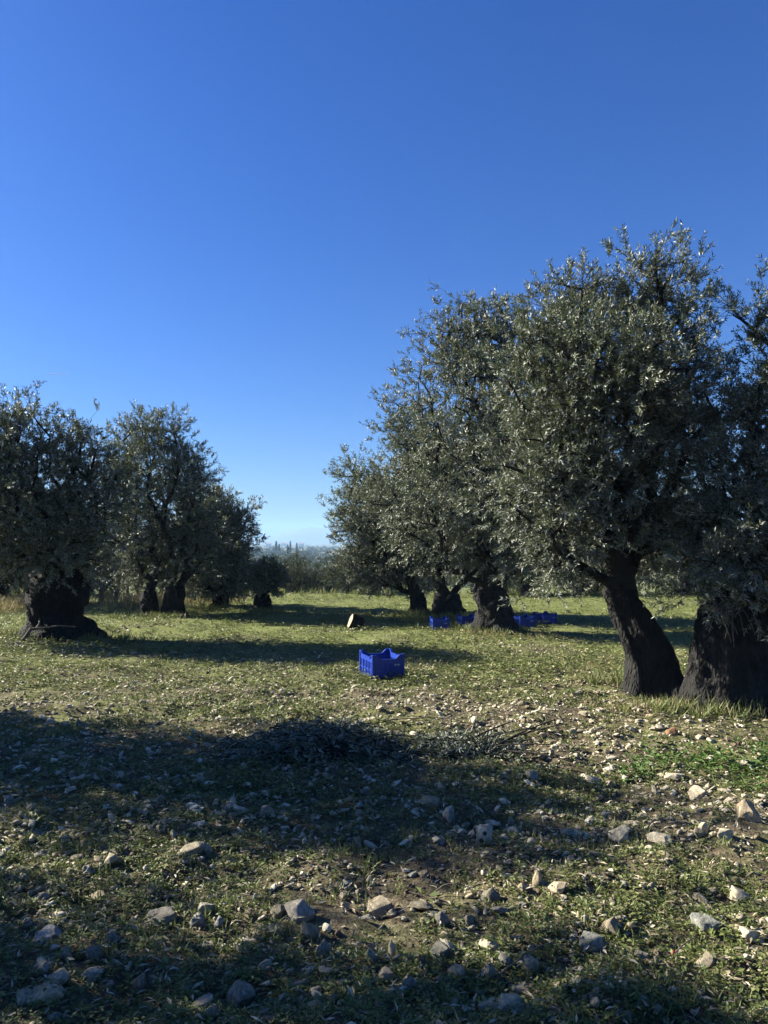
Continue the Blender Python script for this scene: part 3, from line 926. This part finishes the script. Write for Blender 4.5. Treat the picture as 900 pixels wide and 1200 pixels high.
PALE, GREY, TAN, RUST = (1.72, 1.62, 1.4), (.86, .82, .7), (1.3, 1.15, .93), (.8, .48, .3)
named = [
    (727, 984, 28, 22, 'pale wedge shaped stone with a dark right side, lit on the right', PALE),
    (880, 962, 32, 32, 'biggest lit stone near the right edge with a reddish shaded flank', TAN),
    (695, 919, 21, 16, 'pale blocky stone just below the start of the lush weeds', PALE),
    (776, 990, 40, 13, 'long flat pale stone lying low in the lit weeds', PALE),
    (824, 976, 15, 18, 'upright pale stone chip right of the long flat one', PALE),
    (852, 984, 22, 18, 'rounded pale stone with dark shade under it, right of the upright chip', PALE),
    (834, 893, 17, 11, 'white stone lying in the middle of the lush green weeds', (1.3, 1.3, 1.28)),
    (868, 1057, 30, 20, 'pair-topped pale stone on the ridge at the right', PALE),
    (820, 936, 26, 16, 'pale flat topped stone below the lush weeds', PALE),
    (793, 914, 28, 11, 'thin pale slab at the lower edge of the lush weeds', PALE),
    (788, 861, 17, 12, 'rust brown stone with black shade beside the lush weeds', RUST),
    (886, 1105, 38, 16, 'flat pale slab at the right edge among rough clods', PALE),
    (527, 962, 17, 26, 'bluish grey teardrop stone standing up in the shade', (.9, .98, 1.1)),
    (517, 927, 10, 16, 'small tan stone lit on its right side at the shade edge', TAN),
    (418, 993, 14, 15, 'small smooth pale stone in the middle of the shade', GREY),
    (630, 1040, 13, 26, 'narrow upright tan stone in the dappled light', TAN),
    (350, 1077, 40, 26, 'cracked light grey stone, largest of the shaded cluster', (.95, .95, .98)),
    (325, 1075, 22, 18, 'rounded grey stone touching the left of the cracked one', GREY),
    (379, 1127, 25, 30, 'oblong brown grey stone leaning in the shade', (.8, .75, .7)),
    (310, 1137, 19, 16, 'small stone coloured bright as if sunlit, among dark weeds at the bottom', (1.35, 1.3, 1.2)),  # sunlit brightness put into this stone's colour
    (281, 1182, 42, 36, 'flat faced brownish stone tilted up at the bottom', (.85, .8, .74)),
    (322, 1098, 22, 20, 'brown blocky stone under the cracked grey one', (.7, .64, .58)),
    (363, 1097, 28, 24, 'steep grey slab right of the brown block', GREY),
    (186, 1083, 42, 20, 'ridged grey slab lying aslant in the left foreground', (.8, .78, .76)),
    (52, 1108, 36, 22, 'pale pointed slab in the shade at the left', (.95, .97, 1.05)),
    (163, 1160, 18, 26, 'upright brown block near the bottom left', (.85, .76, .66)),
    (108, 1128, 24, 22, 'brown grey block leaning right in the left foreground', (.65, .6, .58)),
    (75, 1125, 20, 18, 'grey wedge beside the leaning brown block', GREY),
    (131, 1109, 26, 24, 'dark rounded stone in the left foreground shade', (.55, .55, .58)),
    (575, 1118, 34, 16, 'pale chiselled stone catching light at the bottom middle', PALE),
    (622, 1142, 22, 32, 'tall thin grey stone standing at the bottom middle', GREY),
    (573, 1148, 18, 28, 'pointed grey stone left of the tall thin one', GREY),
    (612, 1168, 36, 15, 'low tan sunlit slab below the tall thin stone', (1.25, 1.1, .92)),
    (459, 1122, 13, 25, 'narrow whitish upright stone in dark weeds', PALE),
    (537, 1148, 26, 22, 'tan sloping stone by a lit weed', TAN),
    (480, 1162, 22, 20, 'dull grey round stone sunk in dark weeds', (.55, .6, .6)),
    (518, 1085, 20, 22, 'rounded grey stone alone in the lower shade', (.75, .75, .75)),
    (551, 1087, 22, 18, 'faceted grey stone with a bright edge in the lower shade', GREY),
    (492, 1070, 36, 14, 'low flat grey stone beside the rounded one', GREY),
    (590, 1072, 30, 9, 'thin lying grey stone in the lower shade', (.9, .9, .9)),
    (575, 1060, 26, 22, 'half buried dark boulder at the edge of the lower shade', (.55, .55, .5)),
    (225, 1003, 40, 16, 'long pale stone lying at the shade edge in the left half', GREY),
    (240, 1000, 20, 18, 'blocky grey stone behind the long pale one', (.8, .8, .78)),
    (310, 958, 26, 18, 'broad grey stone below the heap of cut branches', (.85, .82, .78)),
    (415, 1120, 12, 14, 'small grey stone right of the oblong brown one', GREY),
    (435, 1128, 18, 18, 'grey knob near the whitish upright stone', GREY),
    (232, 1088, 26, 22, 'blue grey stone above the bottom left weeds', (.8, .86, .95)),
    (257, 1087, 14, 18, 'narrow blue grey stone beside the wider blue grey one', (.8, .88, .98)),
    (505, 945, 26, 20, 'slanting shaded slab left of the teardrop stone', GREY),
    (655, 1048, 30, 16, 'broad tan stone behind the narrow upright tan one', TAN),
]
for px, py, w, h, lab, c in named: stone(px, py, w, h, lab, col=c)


def pitted():
    p = ground_pt(568, 992); s = p[1] / FPX
    root = empty('pitted_stone', p + np.array([0, .03, .05]), 'white stone block with two dark round holes in its face', 'stone', rz=-.25)
    bm = bmesh.new(); add_box(bm, (-.04, -.03, -.055), (.04, .03, .055))
    bmesh.ops.bevel(bm, geom=list(bm.edges), offset=.013, segments=3, affect='EDGES')
    bmesh.ops.subdivide_edges(bm, edges=list(bm.edges), cuts=2, use_grid_fill=True)
    for v in bm.verts: v.co += Vector([float(noise2(v.co.x * 30 + v.co.z * 20, v.co.y * 30 + v.co.z * 9, 9)) * .014] * 3)
    b = bm_obj('block', bm, M_STONE, root, True); b.color = (1.45, 1.45, 1.42, 1)
    for x, z in ((.008, .02), (-.01, -.02)):
        bm = bmesh.new(); bmesh.ops.create_uvsphere(bm, u_segments=12, v_segments=8, radius=.0125)
        h = bm_obj('pit_shade', bm, M_HOLE, root, True); h.location = (x, -.031, z); h.scale = (1, .35, 1)  # flattened dark dome on the face, hole shade put into its colour


pitted()
# the further stones of the sample: nothing tells the members of one zone apart
cnt = 0
rs = np.random.default_rng(91)
cells = set()
while cnt < 245:
    py = 815 + 385 * rs.uniform() ** .8; px = rs.uniform(-40, 940)
    p = ground_pt(px, py)
    if noise2(p[0] / .8, p[1] / .8, 31) < rs.uniform(-.45, .15): continue
    size = np.clip(rs.lognormal(math.log(.052), .42), .03, .13) * (1.15 if py > 1040 else 1)
    wpx = size * FPX / p[1]
    if any(abs(px - q[0]) < (q[2] + wpx) * .42 and abs(py - q[1]) < (q[3] + wpx * .6) * .42 for q in named): continue
    shade = (py > 850 and px < 640 - (py - 870) * .1 and py < 1010) or py > 1050
    if py < 850: lab, g = 'pale stone on the lit stony strip before the near crate', 'stones of the lit strip'
    elif px > 660 and py < 1040: lab, g = 'cream stone strewn below the lush weeds in full sun', 'stones in the sun on the right'
    elif py < 1010: lab, g = 'grey stone in the deep shade below the cut branches', 'stones in the middle shade'
    elif py < 1075: lab, g = 'stone in the dappled light of the lower middle ground', 'stones in the dappled light'
    else: lab, g = 'stone bedded in dark weeds of the near foreground', 'stones of the near foreground'
    v = rs.uniform(.65, 1.15) * (1.4 if py < 1000 and px > 640 or py < 850 else 1); w = rs.normal(.03, .06)  # brighter tint in the sunlit zones, light put into the stone colour
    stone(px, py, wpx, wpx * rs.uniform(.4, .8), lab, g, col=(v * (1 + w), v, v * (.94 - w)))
    cnt += 1

# gravel: too many to count
def template(k, sub):
    me = rock_mesh(700 + k, False, .6, sub); V = np.array([v.co for v in me.vertices]); F = [list(p.vertices) for p in me.polygons]
    bpy.data.meshes.remove(me)
    return V, np.array([f for f in F if len(f) == 3])


TEMPL = [template(k, 0) for k in range(8)]
TEMPL_NEAR = [template(k + 20, 1) for k in range(8)]


def scatter_xy(n, ylo, yhi, rng, margin=1.3, power=1.0):
    """points over the ground seen, denser towards the camera"""
    u = rng.uniform(0, 1, n)
    y = (ylo ** (1 - power) + u * (yhi ** (1 - power) - ylo ** (1 - power))) ** (1 / (1 - power)) if power != 1 else ylo * (yhi / ylo) ** u
    x = rng.uniform(-1, 1, n) * (y * .52 + margin)
    return x, y


rg = np.random.default_rng(8)
for nm, T_, num, lo, hi, pw, med, mxs, lab in (('gravel', TEMPL, 52000, 4.3, 17, .4, .028, .09, 'pale flat stone chips strewn through the far soil'),
                                               ('gravel', TEMPL_NEAR, 21000, 1.9, 4.5, .2, .026, .075, 'small worn stones and clods of the near soil')):
    gv = Buf()
    x, y = scatter_xy(num, lo, hi, rg, 1.0, pw)
    dn = fbm(x / .9, y / .7, 40, 3) + .25 * np.clip(1 - np.abs(y - 7.0) / 3, 0, 1) - .16 * np.clip((y - 9.5) / 4, 0, 1)
    keep = dn > rg.uniform(-.26, .34, len(x)); x, y = x[keep], y[keep]
    z = gz(x, y)
    size = np.clip(rg.lognormal(math.log(med), .5, len(x)), .008, mxs)
    for k, (TV, TF) in enumerate(T_):
        s = np.arange(k, len(x), len(T_)); m = len(s)
        a = rg.uniform(0, 6.283, m); sc = size[s]
        sx = sc * rg.uniform(.8, 1.4, m); sz = sc * rg.uniform(.5, 1.0, m)
        V = np.empty((m, len(TV), 3))
        lx = TV[None, :, 0] * sx[:, None]; ly = TV[None, :, 1] * sc[:, None]
        V[..., 0] = lx * np.cos(a)[:, None] - ly * np.sin(a)[:, None] + x[s][:, None]
        V[..., 1] = lx * np.sin(a)[:, None] + ly * np.cos(a)[:, None] + y[s][:, None]
        V[..., 2] = TV[None, :, 2] * sz[:, None] + z[s][:, None] + sz[:, None] * .2 + lx * rg.normal(0, .25, m)[:, None]
        F = (TF[None] + np.arange(m)[:, None, None] * len(TV)).reshape(-1, 3)
        gv.add(V.reshape(-1, 3), F, np.repeat(np.clip(rg.normal(.62 if lo > 3 else .45, .28, m), 0, 1), len(TF)))
    tag(link(nm, gv.mesh(nm, M_GRAVEL, lo < 3)), lab, 'gravel', kind='stuff')

# ------------------------------------------------------------------ weeds, grass, litter
def rosettes(n, ylo, yhi, rng, power, leaf, nl, dens_seed, thr, hgt, mat, name, label, margin=1.0, region=None, lw=.5, tshift=0, up=.55):
    x, y = scatter_xy(n, ylo, yhi, rng, margin, power)
    if region is not None:
        k = region(x, y); x, y = x[k], y[k]
    k = fbm(x / 1.1, y / .9, dens_seed, 4) + thr > rng.uniform(-.24, .24, len(x)); x, y = x[k], y[k]
    m = len(x); z = gz(x, y)
    psz = np.clip(rng.lognormal(0, .3, m), .4, 1.7)
    X = np.repeat(x, nl); Yy = np.repeat(y, nl); Zz = np.repeat(z, nl); S = np.repeat(psz, nl)
    q = m * nl
    a = rng.uniform(0, 6.283, q); el = rng.uniform(.0, up, q) + rng.normal(0, .12, q)
    D = np.stack([np.cos(a) * np.cos(el), np.sin(a) * np.cos(el), np.sin(el)], -1)
    W = unit(np.cross(np.array([0, 0, 1.]) + rng.normal(size=(q, 3)) * .35, D))
    off = rng.uniform(0, 1, q) * leaf * S * .8
    P = np.stack([X + np.cos(a) * off, Yy + np.sin(a) * off, Zz + rng.uniform(.0, 1, q) * hgt * S], -1)
    L = leaf * S * rng.uniform(.6, 1.3, q)
    V, F = leaf_quads(P, D, W, L, L * lw, rng.uniform(-.05, .25, (q, 1)))
    t = np.clip(np.repeat(rng.normal(.42 + tshift, .17, m), nl) + rng.normal(0, .12, q), 0, 1)
    b = Buf(); b.add(V, F, t)
    return tag(link(name, b.mesh(name, mat, False)), label, 'weeds', kind='stuff')


rg = np.random.default_rng(21)
rosettes(900, 1.8, 7, rg, .6, .027, 8, 57, -.02, .03, M_WEED, 'weeds', 'scattered larger leaved rosette weeds of the foreground', tshift=-.05)
rosettes(46000, 1.8, 5.6, rg, .4, .0145, 10, 50, .0, .02, M_WEED, 'weeds', 'low broad leaved weeds among the stones')
rosettes(34000, 4.9, 10.5, rg, .4, .022, 8, 50, -.1, .022, M_WEED, 'weeds', 'weeds and grass of the sunlit stony strip', 1.3, tshift=.05, up=.8)
rosettes(26000, 8.5, 30, rg, .9, .045, 7, 52, .14, .045, M_WEED, 'grass', 'short green grass of the middle ground', 2.0, tshift=.14, lw=.4)
rosettes(9000, 4.6, 7.6, rg, .5, .04, 9, 54, .25, .05, M_LUSH, 'lush_weeds', 'thick fresh green weeds in a patch on the right', .6,
         region=lambda x, y: (((x - 3.0) / 1.3) ** 2 + ((y - 5.75) / .62) ** 2 + 2.6 * fbm(x / .45, y / .3, 61, 3)) < rg.uniform(.1, 1.15, len(x)), lw=.42)


def blades(x, y, rng, nl, h, w, mat, name, label, tm=.5):
    m = len(x); z = gz(x, y); q = m * nl
    X = np.repeat(x, nl) + rng.normal(0, .02, q); Yy = np.repeat(y, nl) + rng.normal(0, .02, q); Zz = np.repeat(z, nl)
    a = rng.uniform(0, 6.283, q); el = rng.uniform(.7, 1.5, q)
    D = np.stack([np.cos(a) * np.cos(el), np.sin(a) * np.cos(el), np.sin(el)], -1)
    W = unit(np.cross(D, rand_dir(q, rng)))
    L = h * rng.uniform(.4, 1.2, q)
    V, F = leaf_quads(np.stack([X, Yy, Zz - .01], -1), D, W, L, w, rng.uniform(-.1, .3, (q, 1)))
    b = Buf(); b.add(V, F, np.clip(np.repeat(rng.normal(tm, .2, m), nl) + rng.normal(0, .1, q), 0, 1))
    return tag(link(name, b.mesh(name, mat, False)), label, 'grass', kind='stuff')


x, y = scatter_xy(9000, 1.8, 24, rg, 1.0, .9)
k = fbm(x / .8, y / .8, 70, 3) > rg.uniform(-.1, .4, len(x))
blades(x[k], y[k], rg, 9, .075, .006, M_WEED, 'grass', 'thin green grass blades sprouting among the weeds', .5)
# dry grass by the fence, by trunks
def blob(px, py, sx, sy, n):
    p = ground_pt(px, py); return p[0] + rg.normal(0, sx, n), p[1] + rg.normal(0, sy, n)


parts = [blob(12, 714, .7, .9, 160), blob(35, 712, .4, .6, 50), blob(130, 710, 1.0, .8, 45), blob(235, 706, .7, .9, 90), blob(160, 710, .5, .8, 40)]
blades(np.concatenate([p[0] for p in parts]), np.concatenate([p[1] for p in parts]), rg, 12, .36, .014, M_DRY, 'dry_grass', 'tall pale dry grass along the fence and under far trees', .6)
x = rg.uniform(-17, 17, 900); y = rg.uniform(23.5, 29, 900)
k = fbm(x / 2, y / 1.5, 88, 3) > rg.uniform(-.1, .3, 900)
blades(x[k], y[k], rg, 12, .3, .02, M_WEED, 'grass', 'longer rank grass where the lit meadow meets the far trees', .6)
parts = [blob(735, 800, .22, .18, 55), blob(700, 785, .3, .35, 40), blob(780, 828, .35, .08, 50), blob(566, 743, .35, .2, 40), blob(600, 748, .4, .2, 20), blob(860, 838, .5, .1, 25), blob(60, 750, .8, .2, 60)]
blades(np.concatenate([p[0] for p in parts]), np.concatenate([p[1] for p in parts]), rg, 9, .12, .005, M_DRY, 'dry_grass', 'straw coloured grass tufts at the feet of the trunks', .5)
# weeds crowding the feet of the trunks
parts = [blob(765, 806, .38, .1, 60), blob(735, 800, .15, .2, 30), blob(855, 832, .5, .12, 80), blob(810, 815, .15, .2, 30), blob(66, 749, .75, .2, 110), blob(192, 724, .5, .2, 70), blob(258, 714, .35, .2, 40), blob(308, 719, .35, .2, 40),
         blob(580, 743, .45, .2, 70), blob(525, 725, .4, .2, 50), blob(490, 721, .3, .2, 40)]
blades(np.concatenate([p[0] for p in parts]), np.concatenate([p[1] for p in parts]), rg, 11, .17, .011, M_WEED, 'grass', 'green grass tufts crowding the feet of the trunks', .5)
# fallen leaves and straw
x, y = scatter_xy(16000, 1.8, 13, rg, 1.0, .7); m = len(x); z = gz(x, y)
a = rg.uniform(0, 6.283, m)
D = unit(np.stack([np.cos(a), np.sin(a), rg.normal(.05, .25, m)], -1)); W = unit(np.cross(np.array([0, 0, 1.]) + rg.normal(size=(m, 3)) * .45, D))
V, F = leaf_quads(np.stack([x, y, z + rg.uniform(.004, .03, m)], -1), D, W, rg.uniform(.025, .06, m), rg.uniform(.006, .014, m), .08)
b = Buf(); b.add(V, F, rg.uniform(0, 1, m))
tag(link('leaf_litter', b.mesh('leaf_litter', M_LITTER, False)), 'dry fallen leaves and straw scattered over the soil', 'leaf litter', kind='stuff')

# ------------------------------------------------------------------ heaps of cut olive branches
def heap(px, py, Lm, Wm, Hm, n, label, seed):
    rng = np.random.default_rng(seed); p = ground_pt(px, py); p[1] += Wm * .4; p[2] = float(gz(p[0], p[1]))
    root = empty('brush_pile', p, label, 'brush pile', 'heaps of olive prunings')
    br, lf = Buf(), Buf()
    for k in range(n):
        t = rng.uniform(-1, 1); v = rng.uniform(-1, 1)
        hh = Hm * max(0, (1 - t * t)) ** .6 * max(0, 1 - v * v) ** .6
        c = np.array([t * Lm * .5, v * Wm * .5, rng.uniform(.1, 1) * hh + .015])
        a = rng.normal(0, .7) + (math.pi if rng.uniform() < .5 else 0); el = rng.normal(.05, .22)
        d = np.array([math.cos(a) * math.cos(el), math.sin(a) * math.cos(el), math.sin(el)])
        l = rng.uniform(.25, .6); pts = []; c[2] *= .75 + .6 * noise2(c[0] * 3.1 + seed, c[1] * 3, 5)
        for s in np.linspace(-.5, .5, 6): pts.append(c + d * l * s + np.array([0, 0, -.25 * l * s * s]) + rng.normal(size=3) * .006)
        pts = np.array(pts); pts[:, 2] = np.maximum(pts[:, 2], .01)
        curve_tube(br, pts, .004, .0018, 4)
        q = 36
        tt = rng.uniform(0, 5, q); i0 = tt.astype(int).clip(0, 4); P = pts[i0] + (pts[i0 + 1] - pts[i0]) * (tt - i0)[:, None]
        perp = unit(np.cross(np.tile(d, (q, 1)), rand_dir(q, rng)))
        D = unit(d * .7 + perp * .7); W = unit(np.cross(D, np.array([0, 0, 1.]) + .7 * rng.normal(size=(q, 3))))
        V, F = leaf_quads(P, D, W, rng.uniform(.04, .065, q), rng.uniform(.01, .015, q), .05); lf.add(V, F, np.clip(rng.normal(.45, .25, q), 0, 1))
    for k in range(7):
        a = rng.normal(0, .6); c = np.array([rng.uniform(-.3, .5) * Lm, rng.uniform(-.4, .2) * Wm, .03]); d = np.array([math.cos(a), math.sin(a), rng.uniform(0, .35)])
        curve_tube(br, [c + d * s + np.array([0, 0, .02 * math.sin(5 * s)]) for s in np.linspace(0, .55, 6)], .009, .004, 6)
    link('cut_branches', br.mesh('cut_branches', M_TWIG), root); link('foliage', lf.mesh('foliage', M_PRUNED, False), root)


heap(365, 891, 1.2, .62, .32, 300, 'long dark heap of cut olive branches in the middle shade', 1)
heap(545, 889, .6, .4, .13, 80, 'lower heap of cut olive branches at the right end of the shade', 2)

# ------------------------------------------------------------------ sticks on the ground, berry
def stick(pa, pb, r, label, bow=.03):
    A, B = ground_pt(*pa), ground_pt(*pb); bu = Buf(); rng = np.random.default_rng(int(pa[0]))
    mid = (A + B) / 2; pts = []
    for t in np.linspace(0, 1, 8):
        q = A + (B - A) * t; q[2] = max(q[2], float(gz(q[0], q[1]))) + .02 + bow * math.sin(math.pi * t); pts.append(q + rng.normal(size=3) * .003 - A)
    curve_tube(bu, pts, r, r * .5, 6)
    o = link('stick', bu.mesh('stick', M_DRYTWIG)); o.location = A
    tag(o, label, 'stick', 'dry sticks on the ground')


for pa, pb, r, lab in [((582, 1152), (662, 1108), .004, 'long thin dry stick beside the tall thin stone'), ((505, 1055), (555, 1047), .004, 'pale stick lying level above the lower shade'),
                       ((392, 1008), (402, 1028), .003, 'short twig standing askew in the dappled light'), ((478, 1010), (512, 990), .0035, 'dark crooked stick in the middle shade'),
                       ((790, 1130), (822, 1105), .0035, 'thin stick pointing up right near the red berry'), ((215, 1130), (228, 1150), .003, 'bent dry stem in the bottom left weeds'),
                       ((455, 846), (560, 852), .006, 'straight pruned stick poking out of the long heap'), ((100, 985), (125, 955), .003, 'thin dry stem leaning in the left shade')]:
    stick(pa, pb, r, lab)
p = ground_pt(789, 1126)
bm = bmesh.new(); bmesh.ops.create_icosphere(bm, subdivisions=3, radius=.0095)
for v in bm.verts:
    v.co.z *= 1.15 + (.15 if v.co.z < 0 else 0)
    if v.co.z > .0095: v.co.z -= .002
o = bm_obj('berry', bm, M_BERRY, None, True); o.location = p + np.array([0, 0, .03]); tag(o, 'tiny red berry lying in the weeds at the lower right', 'berry')

# pale dead branch against the thick left trunk
bu = Buf(); A = ground_pt(27, 750)
P = [at(x, y, A[1] - .15 + .1 * i) - A for i, (x, y) in enumerate(((27, 750), (32, 743), (36, 737), (42, 737), (46, 732), (47, 725)))]
P[0][2] = .01
curve_tube(bu, P, .035, .018, 7); curve_tube(bu, [P[2], P[2] + np.array([.2, 0, .02]), P[2] + np.array([.5, -.05, .06]), P[2] + np.array([.75, -.05, .04])], .02, .008, 6)
o = link('dead_branch', bu.mesh('dead_branch', M_DRYTWIG)); o.location = A; tag(o, 'pale forked dead branch leaning on the foot of the thickest left trunk', 'branch')

# vapour trail far off
m, nt_, out_ = mat_new('vapour'); n_ = N(nt_)
mx_ = n_.node('ShaderNodeMixShader', {0: .3, 1: n_.node('ShaderNodeBsdfTransparent').outputs[0], 2: n_.node('ShaderNodeBsdfDiffuse', {'Color': (.8, .8, .8, 1)}).outputs[0]})
nt_.links.new(mx_.outputs[0], out_.inputs[0])
bu = Buf(); A, B = at(52, 438.6, 20000), at(81, 438, 20000); q = [A + (B - A) * t for t in np.linspace(0, 1, 9)]
for i in range(8):
    w0, w1 = (9 + 9 * math.sin(math.pi * i / 8)), (9 + 9 * math.sin(math.pi * (i + 1) / 8)); V, F = tubes(np.array([q[i] - A]), np.array([q[i + 1] - A]), np.array([w0]), np.array([w1]), 10); bu.add(V, F)
o = link('vapour_trail', bu.mesh('vapour_trail', m)); o.location = A; tag(o, 'short faint white vapour trail in the blue sky over the left trees', 'vapour trail')

# ------------------------------------------------------------------ sky, sun, camera
EL, AZ = rad(28), rad(-71)
w = bpy.data.worlds.new('World'); scene.world = w; w.use_nodes = True
nt = w.node_tree; nt.nodes.clear(); n = N(nt)
sky = n.node('ShaderNodeTexSky', sky_type='NISHITA', sun_disc=False, sun_elevation=EL, sun_rotation=AZ, altitude=0, air_density=1.0, dust_density=1.0, ozone_density=3.0)
hs = n.node('ShaderNodeHueSaturation', {'Saturation': 1.4, 'Color': sky.outputs[0]})
tone = n.mix(1.0, hs.outputs[0], (.28, .445, .79), 'MULTIPLY')
bg = n.node('ShaderNodeBackground', {'Color': tone, 'Strength': .05})
out = nt.nodes.new('ShaderNodeOutputWorld'); nt.links.new(bg.outputs[0], out.inputs[0])

sd = bpy.data.lights.new('sun', 'SUN'); sd.energy = 5.0; sd.angle = rad(.5); sd.color = (1, .95, .84)
so = bpy.data.objects.new('sun', sd); COL.objects.link(so)
S = Vector((math.sin(AZ) * math.cos(EL), math.cos(AZ) * math.cos(EL), math.sin(EL)))
so.rotation_euler = S.to_track_quat('Z', 'Y').to_euler(); so.location = S * 60

cd = bpy.data.cameras.new('camera'); cam = bpy.data.objects.new('camera', cd); COL.objects.link(cam)
cd.sensor_fit = 'HORIZONTAL'; cd.sensor_width = 36; cd.lens = 36 * FPX / 900
cd.clip_start = .05; cd.clip_end = 60000
cam.location = (0, 0, EYE); cam.rotation_euler = (math.pi / 2 + PITCH, 0, 0)
scene.camera = cam

vs = scene.view_settings
scene.display_settings.display_device = 'sRGB'
vs.view_transform = 'Standard'; vs.look = 'None'; vs.exposure = 1.95; vs.gamma = 1; vs.use_curve_mapping = False
cy = scene.cycles
cy.max_bounces = 6; cy.diffuse_bounces = 3; cy.glossy_bounces = 2; cy.transmission_bounces = 4; cy.transparent_max_bounces = 8; cy.volume_bounces = 0
cy.use_denoising = True
